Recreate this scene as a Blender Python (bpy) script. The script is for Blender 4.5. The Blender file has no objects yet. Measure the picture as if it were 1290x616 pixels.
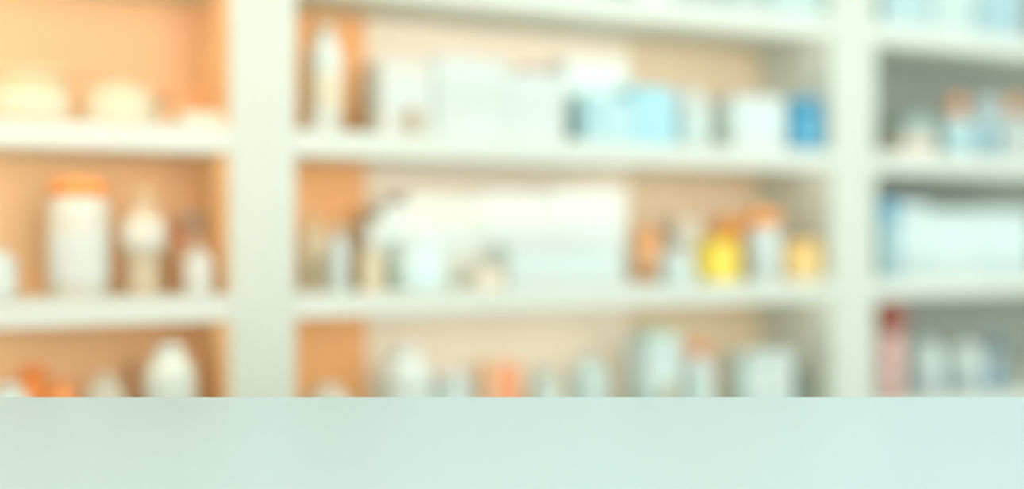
import bpy, bmesh, math
from mathutils import Vector

C = bpy.context.scene.collection
SC = bpy.context.scene

# ---------------------------------------------------------------- camera frame
F = 1500.0                      # focal length in pixels of a 1290 px wide frame
A = math.radians(27.2)          # the shelving recedes to the right
HORIZON = 290.0
CAM_Z = 1.13
RIGHT = (math.cos(A), -math.sin(A))
FWD = (math.sin(A), math.cos(A))
CAM = (0.418 * RIGHT[0] - 2.32 * FWD[0], 0.418 * RIGHT[1] - 2.32 * FWD[1])


def wx(X, Z):
    """floor position X metres right of and Z metres in front of the camera"""
    return (CAM[0] + X * RIGHT[0] + Z * FWD[0], CAM[1] + X * RIGHT[1] + Z * FWD[1])


def s_at(px, d):
    """position along the shelving front (world x) seen at column px, d behind the front"""
    k = (px - 645.0) / F
    dx = k * RIGHT[0] + FWD[0]
    dy = k * RIGHT[1] + FWD[1]
    t = (d - CAM[1]) / dy
    return CAM[0] + t * dx, t                       # x, distance in front


cam = bpy.data.cameras.new('camera')
camo = bpy.data.objects.new('camera', cam)
C.objects.link(camo)
SC.camera = camo
camo.location = (CAM[0], CAM[1], CAM_Z)
camo.rotation_euler = (math.radians(90), 0, -A)
cam.sensor_width = 36.0
cam.lens = 36.0 * F / 1290.0
cam.shift_y = -18.0 / 1290.0
cam.clip_start = 0.02
cam.dof.use_dof = True
cam.dof.focus_distance = 1.30
cam.dof.aperture_fstop = 0.70

world = bpy.data.worlds.new('world')
SC.world = world
world.use_nodes = True
bg = world.node_tree.nodes['Background']
bg.inputs[0].default_value = (0.89, 0.98, 1.0, 1)
bg.inputs[1].default_value = 1.25

SC.view_settings.view_transform = 'Standard'
SC.view_settings.look = 'None'
SC.view_settings.gamma = 1.0
SC.view_settings.use_curve_mapping = False
SC.view_settings.exposure = 0.06


def area(name, loc, target, size, energy, color, spread=180):
    l = bpy.data.lights.new(name, 'AREA')
    l.shape = 'DISK'
    l.size = size
    l.energy = energy
    l.color = color
    l.spread = math.radians(spread)
    o = bpy.data.objects.new(name, l)
    C.objects.link(o)
    o.location = loc
    o.rotation_euler = (Vector(target) - Vector(loc)).to_track_quat('-Z', 'Y').to_euler()
    return o


area('warm_wash_fill', (-1.3, -1.4, 2.6), (-0.6, 0.15, 1.5), 0.30, 1.7, (1.0, 0.45, 0.10), 50)  # added light, lays a warm wash over the upper left
area('front_fill', (0.2, -3.9, 1.45), (0.4, 0.0, 1.2), 2.3, 54, (1.0, 0.98, 0.95))  # added soft fill from behind the camera, evens shelf backs and fronts
area('cool_right_fill', (1.5, -1.6, 2.75), (1.5, 0.0, 1.2), 1.2, 20, (0.88, 1.0, 1.0))  # added cool fill, brightens the counter and the right bay


BAY_FILL = {'L': 0.6, 'M': 0.75, 'R': 0.4}
BAY_FILL_COL = {'L': (1.0, 0.93, 0.8), 'M': (1.0, 0.92, 0.84), 'R': (0.9, 1.0, 0.97)}

# ---------------------------------------------------------------- materials
def lin(c):
    return tuple(((v / 255.0) / 12.92 if v / 255.0 <= 0.04045 else ((v / 255.0 + 0.055) / 1.055) ** 2.4) for v in c)


MATS = {}


def mat(rgb, rough=0.5, noise=0.03, scale=9.0, trans=0.0, wood=False):
    key = (rgb, rough, noise, scale, trans, wood)
    if key in MATS:
        return MATS[key]
    m = bpy.data.materials.new('surface_%d_%d_%d' % rgb)
    m.use_nodes = True
    nt = m.node_tree
    b = nt.nodes['Principled BSDF']
    b.inputs['Roughness'].default_value = rough
    b.inputs['Transmission Weight'].default_value = trans
    c = lin(rgb)
    tc = nt.nodes.new('ShaderNodeTexCoord')
    mp = nt.nodes.new('ShaderNodeMapping')
    if wood:
        mp.inputs['Scale'].default_value = (1.0, 1.0, 0.12)
    nz = nt.nodes.new('ShaderNodeTexNoise')
    nz.inputs['Scale'].default_value = scale
    nz.inputs['Detail'].default_value = 4
    rp = nt.nodes.new('ShaderNodeValToRGB')
    rp.color_ramp.elements[0].position = 0.3
    rp.color_ramp.elements[1].position = 0.7
    rp.color_ramp.elements[0].color = tuple(v * (1 - noise) for v in c) + (1,)
    rp.color_ramp.elements[1].color = tuple(min(1, v * (1 + noise)) for v in c) + (1,)
    nt.links.new(tc.outputs['Object'], mp.inputs['Vector'])
    nt.links.new(mp.outputs['Vector'], nz.inputs['Vector'])
    nt.links.new(nz.outputs['Fac'], rp.inputs['Fac'])
    nt.links.new(rp.outputs['Color'], b.inputs['Base Color'])
    MATS[key] = m
    return m


# ---------------------------------------------------------------- mesh helpers
def add_box(bm, x0, x1, y0, y1, z0, z1, bevel=0.0):
    vs = [bm.verts.new(p) for p in ((x0, y0, z0), (x1, y0, z0), (x1, y1, z0), (x0, y1, z0),
                                    (x0, y0, z1), (x1, y0, z1), (x1, y1, z1), (x0, y1, z1))]
    fs = [bm.faces.new([vs[i] for i in q]) for q in ((0, 3, 2, 1), (4, 5, 6, 7), (0, 1, 5, 4), (1, 2, 6, 5), (2, 3, 7, 6), (3, 0, 4, 7))]
    if bevel > 0:
        es = {e for f in fs for e in f.edges}
        bmesh.ops.bevel(bm, geom=list(es), offset=bevel, segments=2, affect='EDGES', profile=0.6)


def add_lathe(bm, prof, seg=36, sx=1.0, sy=1.0):
    rings = []
    for r, z in prof:
        if r <= 1e-5:
            rings.append([bm.verts.new((0, 0, z))])
        else:
            rings.append([bm.verts.new((r * sx * math.cos(2 * math.pi * i / seg), r * sy * math.sin(2 * math.pi * i / seg), z)) for i in range(seg)])
    for a, b in zip(rings, rings[1:]):
        for i in range(seg):
            j = (i + 1) % seg
            if len(a) == 1 and len(b) == 1:
                continue
            if len(a) == 1:
                bm.faces.new((a[0], b[j], b[i]))
            elif len(b) == 1:
                bm.faces.new((a[i], a[j], b[0]))
            else:
                bm.faces.new((a[i], a[j], b[j], b[i]))


def obj(name, bm, m, parent=None, smooth=False, loc=None):
    bmesh.ops.recalc_face_normals(bm, faces=bm.faces)
    me = bpy.data.meshes.new(name)
    bm.to_mesh(me)
    bm.free()
    me.materials.append(m)
    if smooth:
        for p in me.polygons:
            p.use_smooth = True
    o = bpy.data.objects.new(name, me)
    C.objects.link(o)
    if parent:
        o.parent = parent
    if loc:
        o.location = loc
    return o


def boxo(name, x0, x1, y0, y1, z0, z1, m, parent=None, bevel=0.0):
    bm = bmesh.new()
    add_box(bm, x0, x1, y0, y1, z0, z1, bevel)
    return obj(name, bm, m, parent)


def thing(name, label, cat, loc=(0, 0, 0), group=None, rz=0.0):
    o = bpy.data.objects.new(name, None)
    C.objects.link(o)
    o.empty_display_size = 0.05
    o.location = loc
    o.rotation_euler = (0, 0, rz)
    o['label'] = label
    o['category'] = cat
    if group:
        o['group'] = group
    return o


# ---------------------------------------------------------------- room
def struct(name, *a, **k):
    o = boxo(name, *a, **k)
    o['kind'] = 'structure'
    return o


struct('floor', -3.0, 4.5, -4.5, 0.45, -0.1, 0.0, mat((205, 210, 200), 0.35))
struct('wall_back', -3.0, 4.5, 0.35, 0.45, 0.0, 2.8, mat((232, 236, 226), 0.7))
struct('ceiling', -3.0, 4.5, -4.5, 0.45, 2.8, 2.9, mat((240, 242, 236), 0.8))

# ---------------------------------------------------------------- shelving unit
DEPTH = 0.28
TH = 0.050
SHELF_Z = [0.0, 0.317, 0.637, 0.957, 1.277, 1.605, 1.93, 2.25]     # undersides
L1 = s_at(291, 0)[0]
M0 = s_at(373, 0)[0]
M1 = s_at(1047, 0)[0]
R0 = s_at(1103, 0)[0]
L0 = L1 - 1.30
R1 = R0 + 1.30
UW = M0 - L1
BAYS = {'L': (L0, L1), 'M': (M0, M1), 'R': (R0, R1)}
WHITE = mat((216, 220, 207), 0.45, 0.015)
unit = thing('shelving_unit', 'long white pharmacy shelving unit with three bays full of boxes and bottles behind the counter', 'shelf', (0, 0, 0))
for x0, x1 in ((L0 - UW, L0), (L1, M0), (M1, R0), (R1, R1 + UW)):
    boxo('upright', x0, x1, 0.0, DEPTH + 0.02, 0.0, 2.30, mat((208, 213, 198), 0.45, 0.015), unit, 0.002)
for key, (x0, x1) in BAYS.items():
    for z in SHELF_Z:
        boxo('shelf_board', x0, x1, 0.0, DEPTH, z, z + TH, WHITE, unit, 0.002)
LP0 = s_at(462, DEPTH)[0]
LP1 = s_at(792, DEPTH)[0]  # panel tints hold the light wash, warm left to cool right
boxo('back_panel', L0, L1, DEPTH, DEPTH + 0.02, 0, 2.25, mat((250, 202, 150), 0.6, 0.05, 5, wood=True), unit)['label'] = 'wood back panel of the left bay tinted orange with warm light'
boxo('back_panel', M0, LP0, DEPTH, DEPTH + 0.02, 0, 2.25, mat((255, 184, 118), 0.6, 0.05, 5, wood=True), unit)['label'] = 'back panel strip tinted deep orange with warm light'
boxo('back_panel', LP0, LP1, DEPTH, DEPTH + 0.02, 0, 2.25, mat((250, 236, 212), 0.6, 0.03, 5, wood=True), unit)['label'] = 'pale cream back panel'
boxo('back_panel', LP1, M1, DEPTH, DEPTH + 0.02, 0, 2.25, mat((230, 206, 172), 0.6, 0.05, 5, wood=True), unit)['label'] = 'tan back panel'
boxo('back_panel', R0, R1, DEPTH, DEPTH + 0.02, 0, 2.25, mat((148, 152, 141), 0.6, 0.05, 5, wood=True), unit)['label'] = 'back panel of the right bay tinted grey green with cool light'
# added fill lights under the front lip of shelves, brighten the bay insides
def strip(x0, x1, z, energy, color):
    l = bpy.data.lights.new('bay_fill_light', 'AREA')
    l.shape = 'RECTANGLE'
    l.size = x1 - x0 - 0.04
    l.size_y = 0.02
    l.energy = energy
    l.color = color
    o = bpy.data.objects.new('bay_fill_light', l)
    C.objects.link(o)
    o.location = ((x0 + x1) / 2, 0.015, z - 0.004)
    o.rotation_euler = (math.radians(62), 0, 0)


for key, (x0, x1) in BAYS.items():
    for z in SHELF_Z[3:7]:
        strip(x0, x1, z, BAY_FILL[key], BAY_FILL_COL[key])
# added orange sheets, warm shade painted on the left bay's inner side
boxo('side_shade_sheet', L1 - 0.006, L1 - 0.0005, 0.012, DEPTH - 0.001, SHELF_Z[3] + TH, SHELF_Z[4], mat((255, 205, 150), 0.6, 0.05, 5, wood=True), unit)['label'] = 'added orange sheet painted as warm shade on the upright side'
boxo('side_shade_sheet', L1 - 0.006, L1 - 0.0005, 0.012, DEPTH - 0.001, SHELF_Z[2] + TH, SHELF_Z[3], mat((255, 205, 150), 0.6, 0.05, 5, wood=True), unit)['label'] = 'added orange sheet painted as warm shade on the upright side'
boxo('side_shade_sheet', L1 - 0.006, L1 - 0.0005, 0.012, DEPTH - 0.001, SHELF_Z[4] + TH, SHELF_Z[5], mat((255, 205, 150), 0.6, 0.05, 5, wood=True), unit)['label'] = 'added orange sheet painted as warm shade on the upright side'

# ---------------------------------------------------------------- counter
CTOP = CAM_Z - 0.140 * 1.30
cx, cy = wx(0.0, 0.80)
counter = thing('service_counter', 'smooth pale mint service counter with a straight back edge in the foreground', 'counter', (cx, cy, 0), rz=-A)
bm = bmesh.new()
add_box(bm, -1.35, 1.35, -0.50, 0.50, CTOP - 0.035, CTOP, 0.0012)
obj('counter_top', bm, mat((198, 219, 221), 0.38, 0.012, 1.6), counter)
boxo('counter_base', -1.30, 1.30, -0.42, 0.44, 0.08, CTOP - 0.035, mat((225, 236, 228), 0.5), counter, 0.002)
boxo('counter_plinth', -1.28, 1.28, -0.38, 0.42, 0.0, 0.08, mat((150, 158, 152), 0.6), counter)

# ---------------------------------------------------------------- goods
WH = (210, 217, 210)
CREAM = (226, 216, 190)
MINT = (210, 228, 222)
AQUA = (184, 222, 226)
BEIGE = (226, 205, 172)
ORANGE = (246, 150, 70)
GREY = (196, 206, 200)


def row_z(row):
    return SHELF_Z[{0: 5, 1: 4, 2: 3, 3: 2}[row]] + TH


def height(row, ytop, t, limit=True):
    h = CAM_Z + (HORIZON - ytop) / F * t - row_z(row)
    return min(h, 0.265) if limit else h


def carton(name, label, cat, row, px0, px1, ytop, d, dep, col, band=None, bandpos=(0.35, 0.7), group=None, bay='M', on=None, lid=None, flush=False):
    """folding carton: body, printed band, end flap"""
    b0, b1 = BAYS[bay]
    x0 = max(s_at(px0, d if flush else d + dep)[0] + (0.0015 if flush else 0), b0 + 0.004)
    x1 = min(s_at(px1, d)[0], b1 - 0.004)
    if x1 - x0 < 0.03:
        x0 = x1 - 0.03
    t = s_at((px0 + px1) / 2, d)[1]
    z = row_z(row) if on is None else on
    h = CAM_Z + (HORIZON - ytop) / F * t - z
    w = x1 - x0
    e = thing(name, label, cat, ((x0 + x1) / 2, d + dep / 2, z), group)
    hw, hd = w / 2, dep / 2
    boxo('box_body', -hw, hw, -hd, hd, 0.0, h, mat(col, 0.55, 0.02), e, 0.0018)
    if band:
        za, zb = h * bandpos[0], h * bandpos[1]
        bm = bmesh.new()
        add_box(bm, -hw * 0.90, hw * 0.90, -hd - 0.0008, -hd + 0.0005, za, zb)
        add_box(bm, -hw - 0.0008, -hw + 0.0005, -hd * 0.90, hd * 0.90, za, zb)
        obj('printed_panel', bm, mat(band, 0.5, 0.02), e)
    c = lid or tuple(int(v * 0.985) for v in col)
    boxo('lid_flap', -hw + 0.003, hw - 0.003, -hd + 0.003, hd - 0.003, h, h + 0.0016, mat(c, 0.55, 0.02), e, 0.0006)
    return e, z + h + 0.0016


def bottle(name, label, cat, row, px0, px1, ytop, d, col, cap=None, lab=None, style='bottle', group=None, bay='M', capf=0.16, trans=0.0, on=None, bodytop=None):
    """turned container: body, cap and wrap-round label"""
    b0, b1 = BAYS[bay]
    pc = (px0 + px1) / 2
    t0 = s_at(pc, d + 0.03)[1]
    r = (px1 - px0) / 2 * t0 / F
    x, t = s_at(pc, d + r)
    x = min(max(x, b0 + r + 0.008), b1 - r - 0.004)
    z = row_z(row) if on is None else on
    h = CAM_Z + (HORIZON - ytop) / F * t - z
    e = thing(name, label, cat, (x, d + r, z), group)
    cap = cap or WH
    ch = h * capf
    bh = h - ch
    if style == 'bottle':
        cr = r * 0.58
        body = [(0, 0), (r * .90, 0), (r * .98, .004), (r, .010), (r, bh * .70), (r * .97, bh * .77), (r * .86, bh * .85), (r * .66, bh * .92), (r * .5, bh * .95), (r * .5, bh), (0, bh)]
    elif style == 'flask':          # bulbous body on a narrower foot
        cr = r * 0.42
        body = [(0, 0), (r * .70, 0), (r * .74, .006), (r * .68, bh * .30), (r * .72, bh * .42), (r * .92, bh * .52), (r, bh * .64), (r * .94, bh * .76), (r * .72, bh * .88), (r * .42, bh * .96), (r * .36, bh), (0, bh)]
    elif style == 'jar':            # wide jar, lid nearly as wide as the body
        cr = r * 0.93
        body = [(0, 0), (r * .92, 0), (r, .006), (r, bh * .86), (r * .96, bh * .93), (r * .86, bh * .96), (r * .86, bh), (0, bh)]
    elif style == 'dome':           # soft rounded tub
        cr = r * 0.50
        body = [(0, 0), (r * .92, 0), (r, .008), (r, bh * .66), (r * .97, bh * .79), (r * .89, bh * .89), (r * .74, bh * .96), (r * .55, bh), (0, bh)]
    elif style == 'straight':
        cr = r * 1.0
        body = [(0, 0), (r * .95, 0), (r * .99, .004), (r * .99, bh), (0, bh)]
    elif style == 'knob':           # straight body under a ball-shaped cap
        cr = r
        body = [(0, 0), (r * .76, 0), (r * .80, .004), (r * .80, bh * .94), (r * .6, bh), (0, bh)]
    elif style == 'slim':
        cr = r * .55
        body = [(0, 0), (r * .9, 0), (r, .005), (r, bh * .45), (r * .8, bh * .60), (r * .48, bh * .72), (r * .45, bh), (0, bh)]
    bm = bmesh.new()
    add_lathe(bm, body)
    obj('container_body', bm, mat(col, 0.4, 0.02, trans=trans), e, True)
    bm = bmesh.new()
    if style == 'knob':
        add_lathe(bm, [(0, bh + .0002)] + [(cr * math.sin(math.pi * q / 14) ** 0.8, bh + .0002 + ch * (1 - math.cos(math.pi * q / 14)) / 2) for q in range(2, 14)] + [(0, h)])
    else:
        add_lathe(bm, [(0, bh + .0002), (cr, bh + .0002), (cr, bh + ch * .82), (cr * .93, bh + ch * .97), (cr * .6, h), (0, h)])
    obj('cap', bm, mat(cap, 0.45, 0.02), e, True)
    if lab:
        k = (.12, .62) if style in ('bottle', 'straight', 'jar', 'knob') else ((.10, .40) if style == 'slim' else ((.12, .50) if style == 'dome' else (.46, .80)))
        def rad(z):                 # the label hugs the container's own profile
            for (ra, za), (rb, zb) in zip(body[1:], body[2:]):
                if za <= z <= zb and zb > za:
                    return ra + (rb - ra) * (z - za) / (zb - za)
            return r
        za, zb = bh * k[0], bh * k[1]
        pts = [za + (zb - za) * q / 8 for q in range(9)]
        prof = [(rad(z) * 1.004 + .0004, z) for z in pts]
        bm = bmesh.new()
        add_lathe(bm, [(prof[0][0] - .0015, za)] + prof + [(prof[-1][0] - .0015, zb)])
        obj('paper_label', bm, mat(lab, 0.55, 0.02), e, True)
    return e, z + h


TUB = 'tub'
# ---- upper row, left bay
g = 'cream tubs in the upper left bay'
bottle('storage_tub', 'wide cream tub at the left edge of the upper shelf, the larger of two', 'tub', 1, -22, 88, 88, 0.03, (222, 204, 164), (222, 204, 164), CREAM, 'jar', g, 'L', 0.18)
bottle('storage_tub', 'rounded cream tub on the upper shelf, the smaller one nearer the upright', 'tub', 1, 103, 196, 104, 0.04, (220, 208, 177), (220, 208, 177), CREAM, 'dome', g, 'L', 0.08)
bottle('pill_bottle', 'tiny cream bottle with taupe cap right of the two cream tubs on the upper shelf', 'bottle', 1, 199, 215, 120, 0.10, (232, 208, 172), (180, 146, 112), None, 'straight', None, 'L', 0.3)
carton('medicine_box', 'low cream carton against the left upright on the upper shelf', 'box', 1, 218, 284, 140, 0.02, 0.09, (220, 210, 184), CREAM, bay='L', group='low cream cartons')
# ---- upper row, middle bay
bottle('pump_bottle', 'tall white bottle with narrow grey cap at the left end of the upper middle shelf', 'bottle', 1, 388, 432, 32, 0.07, WH, (193, 190, 171), CREAM, 'bottle', None, 'M', 0.10)
bottle('ointment_jar', 'low ivory jar standing before the tall white bottle on the upper shelf', 'jar', 1, 388, 424, 138, 0.005, (216, 215, 198), WH, None, 'jar', None, 'M', 0.25)
g = 'white cartons on the upper middle shelf'
carton('medicine_box', 'tall white carton on the upper shelf, first right of the tall bottle', 'box', 1, 455, 546, 76, 0.034, 0.116, (216, 216, 202), WH, group=g)
carton('medicine_box', 'tall white carton on the upper shelf, second right of the tall bottle', 'box', 1, 548, 636, 74, 0.03, 0.12, WH, (206, 214, 204), group=g, flush=True)
bottle('ointment_jar', 'tiny beige jar standing in front of the first tall white carton', 'jar', 1, 514, 532, 136, 0.003, (204, 186, 159), (211, 188, 153), None, 'jar', None, 'M', 0.3)
e, zt = carton('medicine_box', 'low white carton carrying a flat taupe packet on the upper shelf', 'box', 1, 636, 712, 93, 0.03, 0.12, WH, (208, 216, 210), group=g, flush=True)
carton('flat_packet', 'flat taupe packet lying on top of a low white carton', 'packet', 1, 644, 694, 84, 0.045, 0.07, (188, 172, 151), (186, 171, 153), on=zt)
carton('medicine_box', 'tall white carton behind the pale blue packs on the upper shelf', 'box', 1, 712, 792, 78, 0.09, 0.08, WH, MINT, group=g, flush=True)
g = 'pale blue packs on the upper shelf'
carton('tissue_pack', 'pale blue pack with grey tint, leftmost of the three on the upper shelf', 'pack', 1, 716, 758, 118, 0.01, 0.07, (176, 212, 212), (170, 206, 210), group=g)
carton('tissue_pack', 'lowest pale blue pack, between two others on the upper shelf', 'pack', 1, 758, 797, 126, 0.01, 0.07, (184, 216, 218), (190, 220, 220), group=g, flush=True)
carton('tissue_pack', 'taller light blue pack on the upper shelf, rightmost of the three', 'pack', 1, 797, 852, 110, 0.01, 0.07, (166, 214, 222), (172, 216, 224), group=g, flush=True)
bottle('medicine_bottle', 'plump white bottle right of the blue packs on the upper shelf', 'bottle', 1, 850, 892, 112, 0.03, WH, WH, MINT, 'dome', 'plump white bottles', 'M', 0.10)
carton('medicine_box', 'wide low white carton on the upper shelf just left of the small blue tub', 'box', 1, 892, 990, 120, 0.02, 0.10, WH, MINT)
bottle('cosmetic_jar', 'vivid blue tub at the right end of the upper middle shelf', 'tub', 1, 993, 1040, 124, 0.004, (82, 164, 198), (82, 164, 198), (90, 170, 202), 'jar', None, 'M', 0.28)
# ---- upper row, right bay
carton('flat_packet', 'low pale green grey carton behind a peach packet in the upper right bay', 'box', 1, 1110, 1186, 146, 0.12, 0.10, (168, 188, 179), GREY, bay='R')
carton('flat_packet', 'low pale peach packet at the left of the upper right bay', 'packet', 1, 1110, 1180, 172, 0.01, 0.08, (210, 200, 182), (216, 193, 168), bay='R')
g = 'white bottles with orange caps in the right bay'
bottle('medicine_bottle', 'white bottle with orange cap in the upper right bay, next to the peach packet', 'bottle', 1, 1187, 1224, 124, 0.03, (202, 214, 210), (244, 160, 96), AQUA, 'bottle', g, 'R', 0.26)
bottle('medicine_bottle', 'pale blue labelled bottle with white cap, between two orange capped bottles', 'bottle', 1, 1226, 1258, 126, 0.03, (179, 202, 204), (204, 214, 212), (159, 192, 200), 'jar', None, 'R', 0.2)
bottle('medicine_bottle', 'white bottle with orange cap at the right edge of the upper shelf', 'bottle', 1, 1260, 1296, 124, 0.03, (202, 214, 210), (244, 170, 116), WH, 'bottle', g, 'R', 0.26)
# ---- row above, only bases in view
g = 'pale cartons on the top shelf'
tops = [('M', 700, 762, 'ivory carton on the top shelf, leftmost one peeping into view', (210, 214, 200)),
        ('M', 800, 850, 'white carton on the top shelf second from the left', WH),
        ('M', 852, 912, 'grey green carton on the top shelf above the tan panel', (171, 184, 177)),
        ('M', 915, 968, 'pale grey carton on the top shelf beside the grey green one', (181, 193, 188)),
        ('M', 972, 1036, 'mint carton at the right end of the top shelf, middle bay', (186, 210, 204)),
        ('R', 1112, 1172, 'pale aqua carton on the top shelf right of the slim upright', (177, 204, 202)),
        ('R', 1175, 1228, 'white mint carton on the top shelf of the right bay, second one', (193, 212, 206)),
        ('R', 1231, 1290, 'blue aqua carton on the top shelf at the right edge', (163, 193, 197))]
for b, p0, p1, lb, col in tops:
    carton('medicine_box', lb, 'box', 0, p0, p1, -110, 0.025, 0.10, col, tuple(min(255, v + 6) for v in col), (0.3, 0.8), g, b, flush=True)

# ---- middle row, left bay
bottle('medicine_bottle', 'white bottle cut by the left edge of the photo on the middle shelf', 'bottle', 2, -34, 20, 312, 0.04, WH, WH, WH, 'dome', None, 'L', 0.12)
bottle('medicine_bottle', 'large white bottle with wide orange lid on the middle left shelf', 'bottle', 2, 62, 136, 228, 0.05, (214, 214, 200), (255, 152, 66), WH, 'jar', None, 'L', 0.13)
bottle('round_flask', 'bulbous beige flask with round white label on the middle left shelf', 'bottle', 2, 152, 210, 238, 0.05, (204, 188, 159), (222, 188, 144), (220, 218, 204), 'flask', None, 'L', 0.12)
bottle('pill_bottle', 'tiny beige vial with deep orange cap between the flask and the left upright', 'vial', 2, 220, 234, 290, 0.12, (222, 186, 148), (214, 112, 60), None, 'straight', None, 'L', 0.2)
bottle('cosmetic_jar', 'grey beige jar at the back beside the left upright', 'jar', 2, 242, 274, 268, 0.17, (213, 188, 157), (204, 186, 161), None, 'jar', None, 'L', 0.2)
bottle('ointment_jar', 'small white jar at the front of the middle left shelf by the upright', 'jar', 2, 232, 270, 312, 0.03, (216, 218, 208), WH, None, 'dome', None, 'L', 0.14)
# ---- middle row, middle bay
bottle('ointment_jar', 'pale amber jar with beige lid at the left end of the middle shelf', 'jar', 2, 379, 412, 272, 0.082, (228, 205, 167), (226, 199, 157), (204, 186, 153), 'dome', None, 'M', 0.18)
bottle('pill_bottle', 'small grey blue bottle on the middle shelf beside the amber jar', 'bottle', 2, 412, 440, 284, 0.03, (205, 213, 207), (213, 203, 182), None, 'bottle', None, 'M', 0.16)
carton('medicine_box', 'small yellow cream carton at the left foot of the wide white cartons', 'box', 2, 446, 484, 318, 0.01, 0.06, (218, 200, 163), (220, 204, 171))
g = 'large white cartons on the middle shelf'
carton('medicine_box', 'mid height white carton between the lowest and the tall ones on the middle shelf', 'box', 2, 481, 512, 260, 0.115, 0.11, WH, MINT, group=g, flush=True)
carton('medicine_box', 'low white carton leftmost of the large ones on the middle shelf', 'box', 2, 442, 481, 280, 0.115, 0.11, (214, 216, 206), WH, group=g)
carton('medicine_box', 'tall white carton on the middle shelf behind the round aqua jar', 'box', 2, 512, 603, 246, 0.115, 0.11, (215, 215, 200), WH, group=g, flush=True)
carton('medicine_box', 'tall white carton in the middle of the row of large ones', 'box', 2, 603, 697, 244, 0.115, 0.11, (214, 216, 206), WH, group=g, flush=True)
carton('medicine_box', 'tall white carton rightmost of the large ones before the tan panel', 'box', 2, 697, 788, 240, 0.115, 0.11, (212, 218, 210), WH, group=g, flush=True)
bottle('cosmetic_jar', 'round pale aqua jar at the front of the middle shelf', 'jar', 2, 494, 558, 300, 0.005, (226, 243, 238), (230, 244, 238), (218, 242, 238), 'jar', None, 'M', 0.2)
e, zt = carton('flat_packet', 'flat beige packet lying at the front of the middle shelf', 'packet', 2, 586, 636, 338, 0.005, 0.06, (230, 214, 186), (236, 222, 198))
carton('medicine_box', 'low white carton right of the flat beige packet on the middle shelf', 'box', 2, 640, 786, 306, 0.01, 0.07, WH, MINT, flush=True)
bottle('pill_bottle', 'orange vial at the left of the tan panel on the middle shelf', 'vial', 2, 801, 831, 288, 0.11, (248, 184, 128), (246, 168, 104), (238, 182, 134), 'straight', None, 'M', 0.25)
bottle('ointment_tub', 'white domed tub between orange vial and yellow tub', 'tub', 2, 830, 876, 314, 0.005, WH, WH, MINT, 'dome', None, 'M', 0.15)
carton('medicine_box', 'pale beige carton standing behind the white domed tub', 'box', 2, 832, 884, 277, 0.13, 0.08, (204, 197, 179), WH)
bottle('cosmetic_jar', 'bright yellow tub on the middle shelf', 'tub', 2, 876, 931, 302, 0.01, (255, 224, 84), (255, 224, 80), (255, 226, 92), 'jar', None, 'M', 0.25)
carton('medicine_box', 'orange carton standing behind the yellow tub', 'box', 2, 898, 950, 276, 0.13, 0.06, (250, 170, 84), (248, 180, 100))
bottle('medicine_bottle', 'white bottle with flat orange cap right of the yellow tub', 'bottle', 2, 938, 984, 266, 0.03, (208, 218, 214), (255, 164, 72), (204, 216, 214), 'jar', None, 'M', 0.22)
bottle('cosmetic_jar', 'pale yellow orange tub at the right end of the middle shelf', 'tub', 2, 990, 1040, 304, 0.004, (252, 210, 130), (252, 206, 124), (241, 207, 140), 'jar', None, 'M', 0.25)
# ---- middle row, right bay
bottle('medicine_bottle', 'slim pale blue bottle with bright blue cap beside the right upright', 'bottle', 2, 1104, 1130, 254, 0.02, (159, 198, 206), (90, 178, 224), (171, 204, 208), 'straight', None, 'R', 0.16)
carton('medicine_box', 'white carton with dark slate blue top in the middle of the right bay', 'box', 2, 1134, 1168, 256, 0.075, 0.08, (193, 210, 206), MINT, bay='R', flush=True, lid=(100, 130, 138))
g = 'white cartons on the middle shelf of the right bay'
carton('medicine_box', 'wide white carton of the right bay next to the slate topped one', 'box', 2, 1168, 1232, 266, 0.075, 0.08, (198, 214, 208), MINT, bay='R', group=g, flush=True)
carton('medicine_box', 'wide white carton at the right edge of the middle shelf', 'box', 2, 1232, 1300, 265, 0.075, 0.08, (195, 212, 208), MINT, bay='R', group=g, flush=True)

# ---- lower row, left bay (bases hidden by the counter)
bottle('medicine_bottle', 'white domed bottle at the lower left corner above the counter', 'bottle', 3, -16, 40, 484, 0.01, MINT, WH, None, 'dome', None, 'L', 0.10)
bottle('ointment_tub', 'orange tub behind the white domed bottle on the lower left shelf', 'tub', 3, 16, 68, 460, 0.15, (244, 150, 72), (246, 146, 66), (246, 160, 90), 'dome', 'orange tubs on the lower left shelf', 'L', 0.12)
bottle('ointment_tub', 'lower orange tub half hidden by the counter', 'tub', 3, 60, 99, 482, 0.08, (248, 168, 100), (248, 160, 88), (246, 170, 104), 'dome', 'orange tubs on the lower left shelf', 'L', 0.10)
bottle('medicine_bottle', 'pale grey rounded bottle between orange tubs and tall white bottle', 'bottle', 3, 107, 158, 472, 0.02, (197, 193, 175), (200, 197, 179), None, 'dome', None, 'L', 0.10)
bottle('pill_bottle', 'tiny brown vial cap at the back of the lower left shelf', 'vial', 3, 160, 170, 456, 0.16, (196, 158, 116), (170, 130, 92), None, 'straight', None, 'L', 0.1)
bottle('medicine_bottle', 'tall white rounded bottle on the lower left shelf', 'bottle', 3, 181, 249, 434, 0.03, (208, 216, 204), WH, MINT, 'dome', None, 'L', 0.10)
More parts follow.
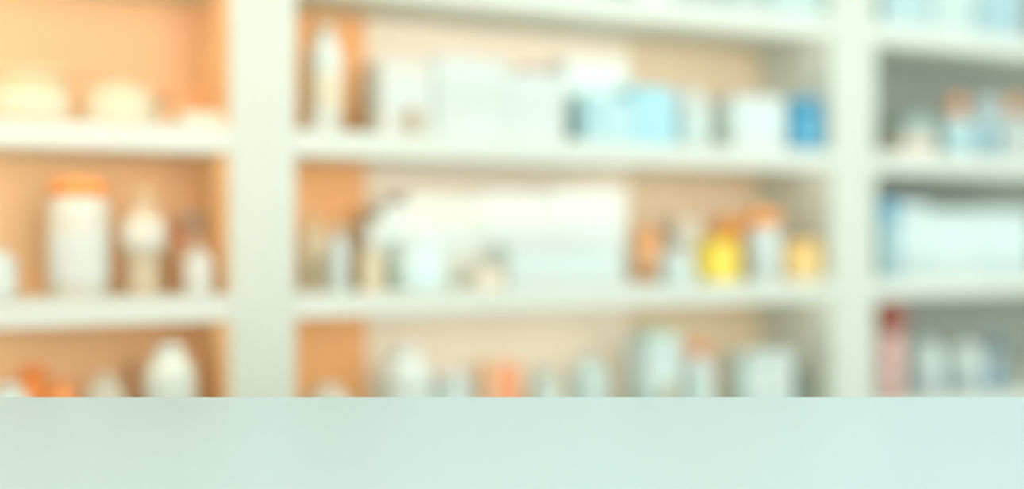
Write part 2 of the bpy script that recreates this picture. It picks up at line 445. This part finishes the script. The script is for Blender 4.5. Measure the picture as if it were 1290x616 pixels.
# ---- lower row, middle bay
bottle('ointment_jar', 'low ivory jar at the left end of the lower middle shelf', 'jar', 3, 384, 444, 486, 0.04, (210, 204, 184), WH, None, 'dome', None, 'M', 0.1)
bottle('medicine_bottle', 'broad white rounded bottle on the lower shelf left of the low white tub', 'bottle', 3, 480, 544, 436, 0.04, (210, 218, 210), WH, MINT, 'dome', None, 'M', 0.12)
bottle('ointment_tub', 'low white tub between the broad white bottle and orange carton', 'tub', 3, 546, 596, 470, 0.03, (204, 216, 210), WH, MINT, 'jar', None, 'M', 0.14)
carton('medicine_box', 'light orange carton on the lower shelf, left of a deeper orange one', 'box', 3, 598, 628, 458, 0.03, 0.05, (238, 188, 144), (238, 192, 153), group='orange cartons on the lower shelf')
carton('medicine_box', 'deeper orange slim carton on the lower shelf', 'box', 3, 629, 656, 460, 0.03, 0.05, (250, 166, 116), (250, 160, 110), flush=True, group='orange cartons on the lower shelf')
bottle('medicine_bottle', 'pale mint bottle right of the orange cartons', 'bottle', 3, 664, 706, 466, 0.04, (193, 208, 198), (188, 202, 193), MINT, 'bottle', 'pale mint bottles on the lower shelf', 'M', 0.1)
bottle('medicine_bottle', 'round pale mint bottle left of the white carton with green lid', 'bottle', 3, 717, 766, 450, 0.03, (193, 212, 204), (186, 202, 193), (204, 216, 212), 'dome', 'pale mint bottles on the lower shelf', 'M', 0.1)
e, zt = carton('medicine_box', 'tall white carton under a sage green packet on the lower shelf', 'box', 3, 788, 858, 428, 0.03, 0.09, (198, 215, 210), MINT)
carton('flat_packet', 'thin sage green packet lying on a tall white carton', 'packet', 3, 792, 852, 417, 0.04, 0.07, (161, 180, 157), (159, 175, 153), on=zt)
bottle('medicine_bottle', 'white bottle with small orange cap on the lower shelf', 'bottle', 3, 860, 898, 434, 0.03, (204, 216, 212), (250, 132, 70), MINT, 'bottle', None, 'M', 0.13)
bottle('pill_bottle', 'tiny beige vial at the front of the tall white carton on the lower shelf', 'vial', 3, 838, 850, 482, 0.004, (200, 186, 153), (205, 182, 144), None, 'straight', None, 'M', 0.1)
carton('medicine_box', 'white carton left of the dark grey tube on the lower shelf', 'box', 3, 914, 958, 446, 0.03, 0.08, (197, 214, 208), MINT, group='white cartons by the dark tube')
carton('medicine_box', 'white carton touching the dark grey tube on the lower shelf', 'box', 3, 958, 1000, 444, 0.03, 0.06, (202, 215, 210), WH, flush=True, group='white cartons by the dark tube')
bottle('slim_tube', 'slim dark grey tube standing upright on the lower shelf', 'tube', 3, 1001, 1014, 460, 0.02, (96, 112, 104), (104, 118, 110), None, 'straight', None, 'M', 0.2)
# ---- lower row, right bay
bottle('cosmetic_bottle', 'pale pink bottle with brick red ball-shaped cap by the right upright', 'bottle', 3, 1101, 1141, 384, 0.02, (226, 178, 166), (150, 58, 24), (230, 188, 178), 'knob', None, 'R', 0.28)
bottle('medicine_bottle', 'white rounded bottle next to the brick red one in the lower right bay', 'bottle', 3, 1142, 1190, 428, 0.04, (197, 210, 204), (193, 206, 200), (186, 198, 198), 'dome', 'white rounded bottles in the lower right bay', 'R', 0.10)
bottle('medicine_bottle', 'white rounded bottle left of the slim blue bottle', 'bottle', 3, 1191, 1238, 430, 0.04, (200, 210, 202), (195, 206, 200), (177, 192, 193), 'dome', 'white rounded bottles in the lower right bay', 'R', 0.10)
bottle('medicine_bottle', 'slim slate blue bottle with narrow neck in the lower right bay', 'bottle', 3, 1242, 1264, 420, 0.03, (153, 182, 193), (90, 136, 156), (144, 176, 192), 'slim', None, 'R', 0.28)
bottle('ointment_tub', 'beige grey tub at the right edge above the counter', 'tub', 3, 1268, 1316, 464, 0.03, (193, 195, 182), (188, 192, 179), None, 'jar', None, 'R', 0.14)
